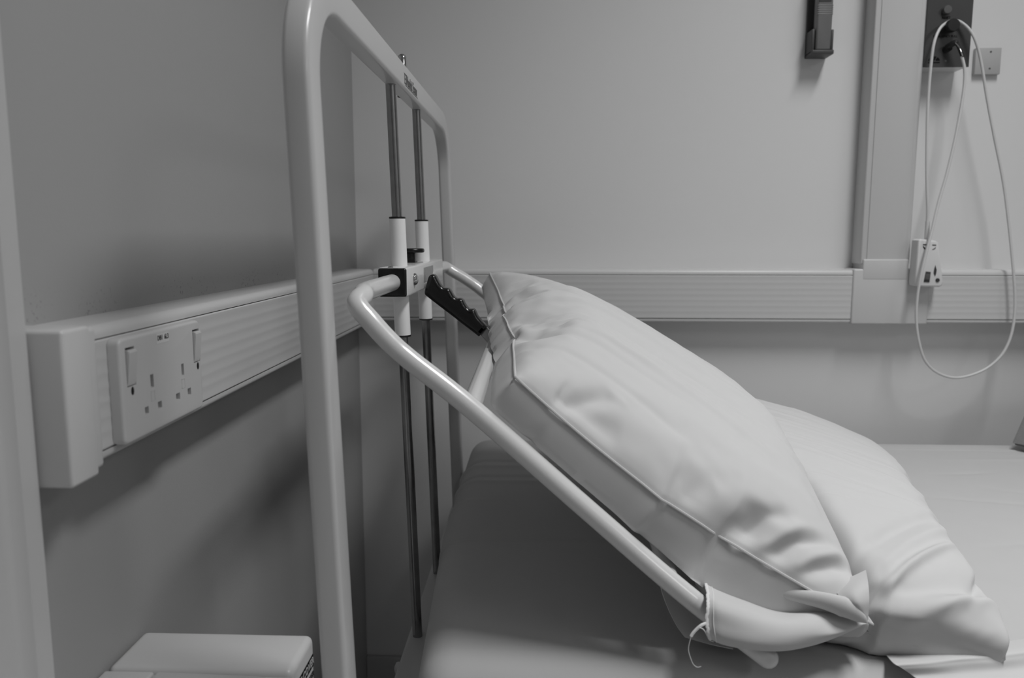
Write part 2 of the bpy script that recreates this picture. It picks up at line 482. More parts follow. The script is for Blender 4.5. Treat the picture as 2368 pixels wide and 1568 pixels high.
# maker's label on the top rail
zl = 1.2495
lx = hx(zl) + .0003
box0 = obj('maker_label', box(lx-.0008, lx, 1.032, 1.146, zl-.0080, zl+.0080), 'frame', hb, label='rail label reading Nesbit Evans')
lg = B()
for (y0, y1, z0, z1) in ((1.0335, 1.0350, -.0065, .0065), (1.0335, 1.0445, .0048, .0065), (1.0335, 1.0445, -.0008, .0008), (1.0335, 1.0445, -.0065, -.0048), (1.043, 1.0450, -.0065, .0065)):
    box(lx-.0002, lx+.0003, y0, y1, zl+z0, zl+z1, bm=lg)
obj('emblem', lg, 'knob', box0)
obj('lettering', text_bm('Nesbit Evans', .0185, (lx+.0002, 1.0470, zl-.0005), (0, 1, 0), (0, 0, 1), .0002, 'LEFT', bold=.0003, sx=.88), 'knob', box0)
obj('pinstripe', box(lx-.0002, lx+.0003, 1.040, 1.138, zl-.0078, zl-.0072), 'knob', box0)
# guide rods
RY = (1.006, 1.208)
def rx(z): return hx(z) - .013
for y in RY:
    p = [(rx(z), y, z) for z in (0.40, 0.6, 0.8, 1.0, 1.1, 1.243)]
    obj('guide_rod', tube(p, .0066, 20), 'steel', bed, label='worn steel rod')
p = [(rx(z)-.0, 1.100, z) for z in (1.2375, 1.25, 1.27, 1.288)]
obj('rail_pin', rounded_tube(p, .0066, 20, ends=(False, True)), 'chrome', bed, label='chrome domed pin through the top rail')
obj('pin_socket', lathe((rx(1.237), 1.100, zc-.0285/2-.0022), (0, 0, 1), [(.0088, 0), (.0088, .002)], 24), 'dark', bed)

# clamp block on the rods
BX, BZ, bh = rx(.9915)+.001, 0.9915, .018
blk = obj('clamp_block', box(BX-bh, BX+bh, 0.950, 1.292, BZ-bh, BZ+bh, .0025, 3), 'powder', bed)
obj('end_cap', box(BX-bh+.0005, BX+bh-.0005, 0.9455, 0.951, BZ-bh+.0005, BZ+bh-.0005, .0028, 3), 'black', blk, label='black square end cap')
obj('end_cap', box(BX-bh+.0005, BX+bh-.0005, 1.291, 1.2965, BZ-bh+.0005, BZ+bh-.0005, .0028, 3), 'black', blk, label='black square end cap')
obj('bolt_head', lathe((BX+bh-.0003, 1.002, .9925), (1, 0, 0), [(.0080, 0), (.0082, .0012), (.0070, .0035), (.0042, .0050), (.0001, .0056)], 28), 'chrome', blk, label='chrome domed bolt')
obj('rating_plate', box(BX+bh-.0004, BX+bh+.0005, 1.083, 1.175, BZ-.0085, BZ+.0125, .0004, 1), 'label', blk, label='scuffed grey plate')
obj('plug', lathe((BX-.004, .958, BZ+bh-.0002), (0, 0, 1), [(.0035, 0), (.0033, .0010), (.0001, .0016)], 16), 'rubber', blk)
for y in RY:
    for z0, z1 in ((0.9195, BZ-bh+.0006), (BZ+bh-.0006, 1.0700)):
        s = obj('sleeve', tube([(rx(z), y, z) for z in (z0, (z0+z1)/2, z1)], .0103, 24), 'sleeve', bed)
        zc0 = z0 - .0022 if z1 < BZ else z1
        obj('collar', lathe((rx(zc0), y, zc0), (0, 0, 1), [(.0080, -.0004), (.0106, .0002), (.0106, .0022), (.0080, .0026)], 24), 'rubber', s, label='black collar ring')
# locking lever on the block
lv = B()
box(-.195, -.178, 1.085, 1.108, 1.0105, 1.0260, .0008, 2, bm=lv)
ol = [(-.199, 1.083), (-.190, 1.080), (-.178, 1.082), (-.168, 1.090), (-.1665, 1.098), (-.170, 1.106), (-.182, 1.112), (-.195, 1.110)]
join(lv, slab([(x, y, 1.0275) for x, y in ol], (0, 0, 1), .0060, .0022))
obj('locking_lever', lv, 'black', bed, label='black locking lever')
obj('lever_plate', box(-.203, -.1735, 1.060, 1.130, 1.0092, 1.0107, .0003, 1), 'label', bed)

# backrest tube frame
def near_tube():
    pts = [(BX, .951, .9915), (BX, .90, .9915), (BX+.001, .80, .9912), (BX+.004, .772, .9895), (-.182, .757, .9820), (-.168, .752, .9660), (-.150, .750, .9465),
           (-.1285, .7485, .9275), (-.0664, .740, .8805), (.0485, .727, .7825), (.1375, .713, .7090), (.215, .700, .6525)]
    return catmull(pts, 6)
def mirror(path, c=1.1235):
    return [Vector((p[0], 2*c-p[1], p[2])) for p in path]
nt_ = near_tube()
far_ = [(BX, 1.291, .9915), (BX, 1.35, .9915), (BX+.002, 1.43, .9912), (-.178, 1.447, .9885), (-.165, 1.450, .9800), (-.140, 1.450, .9650), (-.105, 1.448, .9390), (.01, 1.448, .8430), (.1375, 1.448, .7350), (.215, 1.45, .6720)]
b = rounded_tube(nt_, .0102, 22, ends=(False, True))
bk = obj('backrest_tube', b, 'powder', bed, angle=60)
obj('backrest_tube', rounded_tube(catmull(far_, 6), .0102, 22, ends=(False, True)), 'powder', bed, angle=60)
obj('cross_bar', tube([(-.0690, .741, .8825), (-.0690, 1.1, .8940), (-.0690, 1.447, .9090)], .0100, 20), 'powder', bk)
obj('cross_bar', tube([(.125, .716, .7190), (.125, 1.448, .7450)], .0085, 16), 'powder', bk)
# release handle: black grip with finger grooves on a flat stem
zp = [(875, 830), (890, 808), (910, 800), (935, 806), (950, 822), (965, 853), (985, 890), (1005, 915), (1022, 929), (1042, 931), (1062, 931), (1080, 942), (1097, 968),
      (1112, 998), (1130, 1020), (1150, 1030), (1172, 1028), (1190, 1031), (1208, 1047), (1220, 1075), (1238, 1105), (1260, 1127), (1282, 1130), (1300, 1128), (1318, 1140), (1330, 1165), (1345, 1200),
      (1385, 1247), (1430, 1295), (1432, 1303), (1362, 1386), (1352, 1389), (1290, 1340), (1200, 1272), (1100, 1193), (1000, 1117), (900, 1040), (850, 1000), (840, 985), (839, 965), (855, 900)]
ol = [ony(780 + a/4.1275, 440 + c/4.1275, 1.095) for a, c in zp]
gr = obj('release_handle', slab(ol, (0, 1, 0), .0235, .0055, 5), 'black', bed, label='black finger-grooved grip', angle=60)
so = [ony(a, c, 1.095) for a, c in ((1122, 752), (1150, 780), (1175, 812), (1160, 830), (1135, 800), (1108, 770))]
obj('stem', slab(so, (0, 1, 0), .006, .0008), 'steel', gr)
# deck under the mattress
obj('deck', box(-.183, 1.85, .70, 1.56, .455, .500, .004), 'frame', bed)
obj('head_cross_bar', box(-.1835, -.148, .62, 1.52, .42, .4995, .003), 'frame', bed)
obj('deck_bumper', lathe((-.181, .937, .492), (-1, 0, 0), [(.0075, 0), (.0085, .003), (.0075, .006), (.003, .008)], 20), 'frame', bed)
for x, y in ((0.0, .80), (0.0, 1.46), (1.7, .80), (1.7, 1.46)):
    obj('leg', box(x-.02, x+.02, y-.02, y+.02, 0, .456, .003), 'frame', bed)

# ------------------------------------------------------------------ mattress in its sheet
def rounded_box(x0, x1, y0, y1, z0, z1, r, nx, ny, nz):
    b = bmesh.new(); vid = {}
    c = Vector(((x0+x1)/2, (y0+y1)/2, (z0+z1)/2)); h = Vector(((x1-x0)/2, (y1-y0)/2, (z1-z0)/2))
    def lin(n, half):
        # denser stations within the rounded edges
        k = 5
        a = [-half + r*(1-math.cos(PI/2*i/k))*1.0 for i in range(k+1)]
        m = [(-half+r) + (2*half-2*r)*i/n for i in range(1, n)]
        return a + m + [-q for q in a[::-1]]
    L = [lin(nx, h.x), lin(ny, h.y), lin(nz, h.z)]
    def V(p):
        key = (round(p.x, 6), round(p.y, 6), round(p.z, 6))
        if key not in vid:
            q = Vector([max(-h[i]+r, min(h[i]-r, p[i])) for i in range(3)])
            d = p - q
            vid[key] = b.verts.new(c + (q + d.normalized()*r if d.length > 1e-9 else p))
        return vid[key]
    for ax in range(3):
        u, v = (ax+1) % 3, (ax+2) % 3
        for s in (-1, 1):
            for i in range(len(L[u])-1):
                for j in range(len(L[v])-1):
                    q = []
                    for di, dj in ((0, 0), (1, 0), (1, 1), (0, 1)):
                        p = Vector((0, 0, 0)); p[ax] = s*h[ax]; p[u] = L[u][i+di]; p[v] = L[v][j+dj]; q.append(V(p))
                    try: b.faces.new(q if s > 0 else q[::-1])
                    except ValueError: pass
    return b
MZ = 0.635
b = rounded_box(-.146, 1.84, .692, 1.575, .502, MZ, .040, 150, 210, 6)
creases = [(1.02, -.20, .22, .0035, -.0022), (1.036, -.20, .10, .004, .0012), (1.27, -.20, .10, .010, .003), (1.30, -.20, .12, .006, -.003), (1.36, -.20, .14, .010, .0035), (1.395, -.20, .12, .007, -.003),
           (.90, -.20, -.05, .005, -.001), (1.18, -.2, .0, .006, .0015), (1.505, .55, 1.9, .004, .0020), (1.515, .55, 1.9, .003, -.0012)]
rr = random.Random(3)
lines = []
for _ in range(26):
    x0 = rr.uniform(.55, 1.2); y0 = rr.uniform(.85, 1.5); a = rr.uniform(-.5, .25)
    lines.append((x0, y0, math.cos(a), math.sin(a), rr.uniform(.04, .13), rr.uniform(.004, .009), rr.uniform(-.0022, .0022)))
for v in b.verts:
    x, y, z = v.co
    # head edge bulges outwards nearer the camera
    if x < .1:
        v.co.x += .024*max(0.0, (1.10-y)/.41)**1.0*max(0, (.1-x)/.25)
    d = 0
    for cy, xa, xb, w, am in creases:
        yy = y - cy - .02*(x-xa)*math.sin(cy*40)
        e = max(0.0, min(1.0, (x-xa)/.03))*max(0.0, min(1.0, (xb-x)/.12))
        d += am*math.exp(-(yy/w)**2)*e
    for x0, y0, ca, sa, ln, w, am in lines:
        u = (x-x0)*ca + (y-y0)*sa; q = -(x-x0)*sa + (y-y0)*ca
        d += am*math.exp(-(q/w)**2 - (u/ln)**2)
    if z > .58: v.co.z += d
    if x < -.11: v.co.x -= d*1.0
obj_m = obj('mattress', b, 'sheet', angle=80)
tag(obj_m, 'mattress under a white sheet on the hospital bed', 'mattress')

# ------------------------------------------------------------------ pillows
NA, NB = 40, 58
def pillow_topology():
    idx, faces = {}, []
    def vid(s, i, j):
        k = (0 if (i in (0, NA) or j in (0, NB)) else s, i, j)
        if k not in idx: idx[k] = len(idx)
        return idx[k]
    for s in (0, 1):
        for i in range(NA):
            for j in range(NB):
                q = [vid(s, i, j), vid(s, i+1, j), vid(s, i+1, j+1), vid(s, i, j+1)]
                faces.append(q if s == 0 else q[::-1])
    return idx, faces
PIDX, PFACES = pillow_topology()

def inflate_pillow():
    """Two sheets sewn along their edges and blown up as cloth: a stuffed case with puckered seams."""
    rnd = random.Random(3); co = []
    for (s, i, j) in PIDX:
        edge = i in (0, NA) or j in (0, NB)
        z = 0.0 if edge else (.006 if s == 0 else -.006) + rnd.uniform(-.001, .001)
        co.append(((i/NA-.5)*.46, (j/NB-.5)*.70, z))
    me = bpy.data.meshes.new('cloth'); me.from_pydata(co, [], PFACES); me.update()
    o = bpy.data.objects.new('cloth', me); COL.objects.link(o)
    m = o.modifiers.new('cloth', 'CLOTH'); s = m.settings
    s.quality = 10; s.mass = .2; s.tension_stiffness = 25; s.compression_stiffness = 25; s.shear_stiffness = 8; s.bending_stiffness = .25
    s.tension_damping = 10; s.compression_damping = 10; s.air_damping = 3
    s.use_pressure = True; s.uniform_pressure_force = 1.8
    s.effector_weights.gravity = 0
    m.collision_settings.use_collision = False
    scene.frame_end = 60; m.point_cache.frame_end = 60
    best = np.array(co)
    for f in range(1, 50):
        scene.frame_set(f)
        e = o.evaluated_get(bpy.context.evaluated_depsgraph_get()).data
        c = np.zeros(len(e.vertices)*3); e.vertices.foreach_get('co', c); best = c.reshape(-1, 3).copy()
        if best[:, 2].max() > .085: break
    bpy.data.objects.remove(o); bpy.data.meshes.remove(me)
    scene.frame_set(1)
    return best
_q = inflate_pillow()
AC, BC = .2255, .339

def pillow_base():
    """Subdivided resting shape in its own frame (a across, b along, h thickness)."""
    me = bpy.data.meshes.new('p'); me.from_pydata([tuple(v) for v in _q], [], PFACES); me.update()
    inv = {v: k for k, v in PIDX.items()}
    at = me.attributes.new('crease_edge', 'FLOAT', 'EDGE')
    for e in me.edges:
        k0, k1 = inv[e.vertices[0]], inv[e.vertices[1]]
        bd0 = k0[1] in (0, NA) or k0[2] in (0, NB); bd1 = k1[1] in (0, NA) or k1[2] in (0, NB)
        at.data[e.index].value = 1.0 if (bd0 and bd1) else 0.0
    o = bpy.data.objects.new('p', me); COL.objects.link(o)
    m = o.modifiers.new('s', 'SUBSURF'); m.levels = 2; m.render_levels = 2
    bpy.context.view_layer.update()
    new = bpy.data.meshes.new_from_object(o.evaluated_get(bpy.context.evaluated_depsgraph_get()))
    bpy.data.objects.remove(o); bpy.data.meshes.remove(me)
    co = np.zeros(len(new.vertices)*3); new.vertices.foreach_get('co', co)
    faces = [tuple(p.vertices) for p in new.polygons]
    nm = np.zeros(len(new.vertices)*3); new.vertices.foreach_get('normal', nm)
    bpy.data.meshes.remove(new)
    return co.reshape(-1, 3), nm.reshape(-1, 3), faces
PCO, PNM, PF2 = pillow_base()
SEAM = [(0, j) for j in range(NB)] + [(i, NB) for i in range(NA)] + [(NA, j) for j in range(NB, 0, -1)] + [(i, 0) for i in range(NA, 0, -1)]
SEAMCO = np.array([_q[PIDX[(0, i, j)]] for i, j in SEAM])

def _edge(fix, n):
    pts = sorted((tuple(_q[PIDX[(0, fix, k)]]) if n == NB else tuple(_q[PIDX[(0, k, fix)]])) for k in range(n+1))
    return np.array(pts)
_l, _r = _edge(0, NB), _edge(NA, NB); _l = _l[_l[:, 1].argsort()]; _r = _r[_r[:, 1].argsort()]
EDGE_B = (_l[:, 1]+_r[:, 1])/2; EDGE_AW = (np.abs(_l[:, 0])+np.abs(_r[:, 0]))/2
_l, _r = _edge(0, NA), _edge(NB, NA); _l = _l[_l[:, 0].argsort()]; _r = _r[_r[:, 0].argsort()]
EDGE_A = (_l[:, 0]+_r[:, 0])/2; EDGE_BW = (np.abs(_l[:, 1])+np.abs(_r[:, 1]))/2

def crease_field(co, lines):
    """lines: (s0,t0,s1,t1,width,amount,side) in unit coords; side +1 top, -1 bottom, 0 both"""
    s = (co[:, 0]/AC+1)/2; t = (co[:, 1]/BC+1)/2; d = np.zeros(len(co))
    X = s*.45; Y = t*.68
    for s0, t0, s1, t1, w, am, side in lines:
        x0, y0, x1, y1 = s0*.45, t0*.68, s1*.45, t1*.68
        L = math.hypot(x1-x0, y1-y0); ux, uy = (x1-x0)/L, (y1-y0)/L
        u = (X-x0)*ux + (Y-y0)*uy; q = -(X-x0)*uy + (Y-y0)*ux
        uc = np.clip(u, 0, L); end = (u-uc)
        g = np.exp(-(q/w)**2 - (end/(w*1.3))**2)
        f = uc/L; g = g*(1 - .75*np.abs(2*f-1)**2.5)
        if side: g = g*(np.sign(co[:, 2]) == side)
        d += am*g
    return d

HM = .0878
def warp(co, corners, up=1.0, dn=1.0, over=(0, 0, 0, 0), bulge=0.0, pu=.8, pd=.55, nsag=0.0):
    q = np.clip(np.abs(co[:, 2])/HM, 0, 1.2)
    side = np.where(co[:, 2] > 0, q**pu, q**pd)
    oa = np.where(co[:, 2] > 0, over[0], over[1]); ob = np.where(co[:, 2] > 0, over[2], over[3])
    # the sewn edges stay nearly straight between the corners
    ea = AC/(1 + .45*(AC/np.interp(co[:, 1], EDGE_B, EDGE_AW) - 1)); eb = BC/(1 + .95*(BC/np.interp(co[:, 0], EDGE_A, EDGE_BW) - 1))
    s = (co[:, 0]/ea*(1+oa*side)+1)/2; t = (co[:, 1]/eb*(1+ob*side)+1)/2
    UN, UF, LN, LF = [np.array(c) for c in corners]
    s_ = s[:, None]; t_ = t[:, None]
    P = UN*(1-s_)*(1-t_) + UF*(1-s_)*t_ + LN*s_*(1-t_) + LF*s_*t_
    ds = (LN-UN)*(1-t_) + (LF-UF)*t_; dt = (UF-UN)*(1-s_) + (LF-LN)*s_
    N = np.cross(ds, dt); N /= np.linalg.norm(N, axis=1)[:, None]
    h = np.where(co[:, 2] > 0, up, -dn)*HM*side
    lift = bulge*(1-(2*s-1)**2)*(1-(2*t-1)**2*.8)
    sagd = nsag*4*np.clip(s*(1-s), 0, 1)*np.clip(1-t, 0, 1)**2
    return P + N*(h+lift-sagd)[:, None]

def np_obj(name, co, faces, m, parent=None, label=None):
    b = bmesh.new(); vs = [b.verts.new(tuple(c)) for c in co]
    for f in faces: b.faces.new([vs[i] for i in f])
    return obj(name, b, m, parent, angle=75, label=label)

def seam_tube(co, r, idxs=None, closed=True, jitter=.0):
    P = [Vector(c) for c in co]
    return sweep(P, circ(r, 6), closed=closed, cap=False)

# upper pillow, lying on the backrest
C1 = [(-.0255, .7350, .9140), (-.098, 1.395, .9820), (.3180, .7150, .6800), (.338, 1.375, .7450)]
L1 = [(.02, .30, .75, .22, .010, .0045, 1), (.0, .38, .80, .34, .009, -.005, 1), (.0, .46, .85, .42, .012, .005, 1), (.0, .55, .7, .52, .010, -.005, 1), (.0, .62, .6, .60, .012, .004, 1), (.0, .24, .5, .20, .008, -.004, 1),
      (.0, .15, .45, .10, .007, -.003, 1),
      (.11, .0, .25, .08, .009, -.010, 1), (.11, .0, .135, .05, .004, -.004, 1), (.12, .0, .15, .04, .007, -.007, -1), (.16, .02, .29, .035, .009, -.006, 1), (.24, .09, .29, .075, .006, .003, 1),
      (.47, .025, .54, .055, .012, -.006, 1), (.58, .012, .74, .075, .0095, -.009, 1), (.64, .012, .80, .075, .008, .005, 1), (.70, .015, .86, .08, .009, -.010, 1), (.76, .015, .90, .075, .008, .005, 1), (.80, .015, .93, .065, .008, -.009, 1),
      (.36, .10, .60, .12, .020, -.004, 1), (.55, .13, .85, .15, .022, .003, 1),
      (.45, .05, .85, .06, .018, .004, -1), (.30, .10, .9, .16, .02, -.003, -1)]
rf = random.Random(11)
for _ in range(20):
    t0 = rf.uniform(.22, .80); s1 = rf.uniform(.35, .9); w_ = rf.uniform(.0032, .006)
    L1.append((.02, t0, s1, t0 - rf.uniform(.0, .09), w_, rf.choice((-1, 1))*rf.uniform(.0010, .0022), 1))
def make_pillow(corners, lines, up, dn, flip=False, bulge=0.0, over=(0, 0, 0, 0), pu=.8, pd=.55, nsag=0.0):
    base = PCO.copy(); nrm = PNM.copy(); seam = SEAMCO.copy()
    if flip:
        base[:, 0] *= -1; base[:, 2] *= -1; nrm[:, 0] *= -1; nrm[:, 2] *= -1; seam[:, 0] *= -1; seam[:, 2] *= -1
    d = crease_field(base, lines)
    # fine fan wrinkles running in from the long seams
    s = (base[:, 0]/AC+1)/2; t = (base[:, 1]/BC+1)/2
    P = warp(base, corners, up, dn, over, bulge, pu, pd, nsag)
    # creases go along the normals of the plumped shape and die out at the seam
    F4 = np.array(PF2); N = np.zeros_like(P)
    fn = np.cross(P[F4[:, 2]]-P[F4[:, 0]], P[F4[:, 3]]-P[F4[:, 1]])
    for k in range(4): np.add.at(N, F4[:, k], fn)
    N /= np.linalg.norm(N, axis=1)[:, None] + 1e-12
    if flip: N = -N
    fade = np.clip(np.abs(base[:, 2])/.012, 0, 1)
    return P + N*(d*fade)[:, None], warp(seam, corners, 1, 1, pu=1, pd=1, nsag=nsag)
co1, seam1 = make_pillow(C1, L1, .98, 1.30, over=(.03, .12, .0, .028), pu=.92, pd=.42, nsag=.015)
# lower pillow, propped on the foot of the backrest and the mattress
C2 = [(.165, .775, .700), (.17, 1.40, .770), (.442, .712, .6480), (.590, 1.365, .6550)]
L2 = [(.53, .02, .84, .235, .006, -.008, 1), (.50, .05, .80, .25, .012, .003, 1), (.60, .0, .93, .10, .010, -.006, 1), (.45, .06, .86, .36, .010, .0055, 1), (.50, .04, .88, .32, .009, -.006, 1), (.55, .02, .95, .14, .02, .007, 1), (.45, .0, .92, .08, .014, -.008, 1), (.82, .05, .97, .22, .009, .005, 1), (.86, .30, .80, .36, .01, -.004, 1),
      (.2, .62, .85, .58, .012, .002, 1), (.2, .70, .85, .68, .012, -.002, 1), (.2, .50, .85, .44, .010, -.0015, 1), (.2, .80, .85, .80, .014, .002, 1)]
for _ in range(16):
    t0 = rf.uniform(.30, .90); w_ = rf.uniform(.0035, .006)
    L2.append((rf.uniform(.25, .5), t0, rf.uniform(.7, .92), t0 - rf.uniform(-.02, .10), w_, rf.choice((-1, 1))*rf.uniform(.0010, .0020), 1))
co2, seam2 = make_pillow(C2, L2, .80, .75, flip=True, over=(.24, .08, .10, .07), pu=.6)
# the lower pillow gives way where the upper one presses on it, and lies on the mattress
TA, TB, TC = Vector((-.0664, .740, .8805)), Vector((.1375, .713, .7090)), Vector((0, 1.448, .8510))
TN = (TB-TA).cross(TC-TA).normalized()
if TN.z < 0: TN = -TN
TN = np.array(TN); TA = np.array(TA)
dist = (co1 - TA) @ TN
lift = np.where((co1[:, 0] < .26) & (dist < .0125), .0125 - dist, 0)      # the backrest bars bear the upper pillow
co1 = co1 + TN*lift[:, None]
co1[:, 2] = np.maximum(co1[:, 2], MZ + .03)
bvh1 = BVHTree.FromPolygons([tuple(c) for c in co1], PF2)
def press(c):
    hit = bvh1.ray_cast(Vector((c[0], c[1], 0.3)), Vector((0, 0, 1)))
    return max(0.0, c[2] - (hit[0].z - .0030)) if hit[0] is not None else 0.0
need = np.array([press(c) for c in co2]); dz = need.copy()
E2 = np.array([(f[k], f[(k+1) % 4]) for f in PF2 for k in range(4)])
deg = np.bincount(E2[:, 0], minlength=len(dz)) + np.bincount(E2[:, 1], minlength=len(dz))
for _ in range(60):
    acc = np.bincount(E2[:, 0], dz[E2[:, 1]], len(dz)) + np.bincount(E2[:, 1], dz[E2[:, 0]], len(dz))
    dz = np.maximum(need, acc/deg*.985)
co2[:, 2] -= dz
def rest(c):
    z = c[2]
    if c[1] > .735: z = max(z, MZ + .0015)
    else: z = max(z, MZ - .014)
    return (c[0], c[1], z)
co2 = np.array([rest(c) for c in co2])
def on_case(c):
    return co2[np.argmin(((co2 - np.array(c))**2).sum(1))]
seam2 = np.array([(c[0], c[1], max(on_case((c[0], c[1], c[2]-.01))[2], MZ)) for c in seam2])
p1 = thing('pillow', 'white plump pillow lying on the raised backrest, upper of the two', 'pillow', (.13, 1.07, .80), group=None)
np_obj('pillowcase', co1, PF2, 'fabric', p1)
obj('seam', seam_tube(seam1, .0013), 'fabric', p1)
p2 = thing('pillow', 'white pillow lying on the mattress, squashed below the upper pillow', 'pillow', (.38, 1.07, .64), group=None)
pc2 = np_obj('pillowcase', co2, PF2, 'fabric', p2)
obj('seam', seam_tube(seam2, .0012), 'fabric', p2)

# loose open end of the lower pillowcase
def bez_patch(rows, nu=36, nv=28, thick=.0009):
    """surface through rows of points (each row left to right), smooth both ways"""
    R = [catmull(r, 10) for r in rows]
    m = len(R[0]); g = []
    for k in range(m):
        g.append(catmull([R[i][k] for i in range(len(R))], 7))
    b = bmesh.new()
    n = len(g[0]); V = [[b.verts.new(g[i][j]) for j in range(n)] for i in range(m)]
    for i in range(m-1):
        for j in range(n-1): b.faces.new((V[i][j], V[i+1][j], V[i+1][j+1], V[i][j+1]))
    bmesh.ops.recalc_face_normals(b, faces=b.faces[:])
    bmesh.ops.solidify(b, geom=b.faces[:], thickness=thick)
    return b
def row(*q): return [ony(a, c, y) for a, c, y in q]
front = [row((1632, 1342, .738), (1660, 1362, .732), (1720, 1386, .730), (1800, 1412, .728), (1880, 1410, .730), (1935, 1400, .732), (2000, 1400, .730)),
         row((1636, 1370, .706), (1665, 1385, .698), (1720, 1402, .696), (1800, 1425, .702), (1880, 1420, .712), (1935, 1420, .718), (2003, 1425, .720)),
         row((1637, 1400, .690), (1665, 1408, .684), (1725, 1425, .682), (1800, 1440, .688), (1880, 1442, .698), (1935, 1448, .707), (2005, 1440, .712)),
         row((1634, 1435, .684), (1668, 1445, .678), (1730, 1460, .675), (1805, 1468, .680), (1880, 1466, .691), (1935, 1464, .702), (1995, 1446, .711)),
         row((1638, 1462, .681), (1672, 1476, .675), (1735, 1490, .673), (1808, 1494, .679), (1880, 1484, .692), (1935, 1470, .704), (1992, 1448, .712)),
         row((1642, 1478, .684), (1675, 1492, .680), (1735, 1503, .680), (1810, 1506, .686), (1880, 1493, .697), (1935, 1474, .707), (1988, 1450, .714))]
fl = obj('pillowcase_flap', bez_patch(front), 'fabric', p2, label='loose open end with frayed hem')
hem = [Vector(r[0]) for r in front]
hp = catmull(hem, 10)
hpj = [p + Vector((random.uniform(-.0005, .0005), -.0004, random.uniform(-.0003, .0003))) for p in hp]
obj('hem', sweep(hpj, rrect(.0030, .0016, .0007, 2), up=(1, 0, 0)), 'thread', fl)
st2 = [Vector(r[0])*.55 + Vector(r[1])*.45 + Vector((0, -.0008, 0)) for r in front]
obj('stitching', tube(catmull(st2, 8), .0005, 6), 'thread', fl)
back = [row((1522, 1338, .762), (1560, 1345, .775), (1600, 1352, .785), (1640, 1370, .79), (1690, 1380, .79)),
        row((1535, 1385, .755), (1570, 1392, .765), (1605, 1400, .772), (1645, 1410, .775), (1690, 1420, .78)),
        row((1560, 1440, .748), (1590, 1444, .752), (1615, 1448, .756), (1650, 1455, .76), (1690, 1460, .765)),
        row((1583, 1474, .742), (1610, 1482, .740), (1635, 1489, .737), (1660, 1495, .733), (1695, 1502, .728))]
obj('pillowcase_flap', bez_patch(back), 'fabric', p2)
th = [ony(a, c, y) for a, c, y in ((1636, 1440, .684), (1622, 1446, .681), (1610, 1456, .680), (1600, 1468, .679), (1596, 1480, .678), (1592, 1503, .679), (1600, 1530, .680), (1606, 1539, .681), (1613, 1543, .681), (1622, 1541, .681))]
thp = catmull(th, 8)
obj('loose_thread', tube(thp, .0010, 7, scales=[1.5 if i < len(thp)*.38 else .45 for i in range(len(thp))]), 'thread', p2)
th = [ony(a, c, y) for a, c, y in ((1612, 1452, .680), (1622, 1453, .679), (1630, 1460, .680), (1640, 1479, .688), (1650, 1484, .690))]
obj('loose_thread', tube(catmull(th, 6), .0005, 6), 'thread', p2)
# turned-in corner of the upper pillow's case: a soft horn of cloth ending in a point, hanging over the flap
hp_ = catmull([ony(*q) for q in ((1690, 1345, .742), (1770, 1362, .732), (1850, 1378, .722), (1915, 1392, .713), (1960, 1408, .708), (1990, 1428, .706), (2005, 1441, .705))], 6)
n_ = len(hp_)
def horn(k):
    u = k/(n_-1)
    return (.35 + 1.1*u if u < .6 else 1.01*(1-((u-.6)/.4)**1.4) + .04)
sec = [(.0095*math.cos(a), .0070*math.sin(a)) for a in [2*PI*k/20 for k in range(20)]]
obj('pillowcase_corner', sweep(hp_, sec, scales=[horn(k) for k in range(n_)]), 'fabric', p1)
tip = [row((1925, 1350, .742), (1965, 1335, .744), (2002, 1318, .748)),
       row((1938, 1375, .720), (1972, 1365, .714), (2008, 1350, .722)),
       row((1962, 1395, .706), (1984, 1392, .703), (2010, 1386, .709)),
       row((1986, 1420, .7045), (1996, 1420, .7035), (2008.5, 1419, .7060)),
       row((2004, 1440, .7045), (2005, 1441, .7045), (2006, 1441, .7050))]
obj('pillowcase_corner', bez_patch(tip), 'fabric', p1)
# hem of the lower pillow's case trailing on the sheet
def zrow(z, *q): return [onz(a, c, z) for a, c in q]
tail = [zrow(MZ+.006, (2050, 1515), (2130, 1508), (2200, 1498), (2280, 1490), (2350, 1480), (2430, 1466)),
        zrow(MZ+.015, (2066, 1533), (2140, 1527), (2210, 1519), (2285, 1512), (2360, 1503), (2440, 1490)),
        zrow(MZ+.012, (2085, 1545), (2155, 1541), (2222, 1533), (2295, 1528), (2370, 1519), (2450, 1506)),
        zrow(MZ+.004, (2110, 1562), (2175, 1560), (2240, 1556), (2310, 1552), (2385, 1545), (2460, 1530)),
        zrow(MZ+.001, (2135, 1580), (2195, 1580), (2260, 1580), (2330, 1580), (2400, 1575), (2470, 1560))]
obj('pillowcase_hem', bez_patch(tail), 'fabric', p2)

# ------------------------------------------------------------------ remote in its wall holder
ry = 1.606
t = thing('wall_remote', 'grey remote control standing in a holder high on the back wall', 'remote control', (.546, ry+.01, 1.41))
pr = [(.5315, 1.408), (.5600, 1.408), (.5610, 1.46), (.5620, 1.56), (.5310, 1.56), (.5312, 1.46)]
obj('body', slab([(x, ry+.010, z) for x, z in pr], (0, 1, 0), .022, .004), 'remote', t)
obj('screen', box(.5335, .5570, ry-.0016, ry+.001, 1.4965, 1.55, .0006, 1), 'dark', t, label='dark screen')
gb = B()
for z in (1.4905, 1.4865, 1.4825, 1.4785, 1.4745): box(.5312, .5612, ry-.0012, ry+.004, z-.0012, z+.0012, .0006, 2, bm=gb)
obj('grip_ridges', gb, 'remote', t)
t = thing('remote_holder', 'dark wall holder gripping the foot of the grey remote', 'holder', (.546, WY, 1.40))
rh = B()
box(.5245, .5300, ry+.004, WY, 1.403, 1.4480, .0015, 2, bm=rh)
box(.5615, .5665, ry+.004, WY, 1.403, 1.4470, .0015, 2, bm=rh)
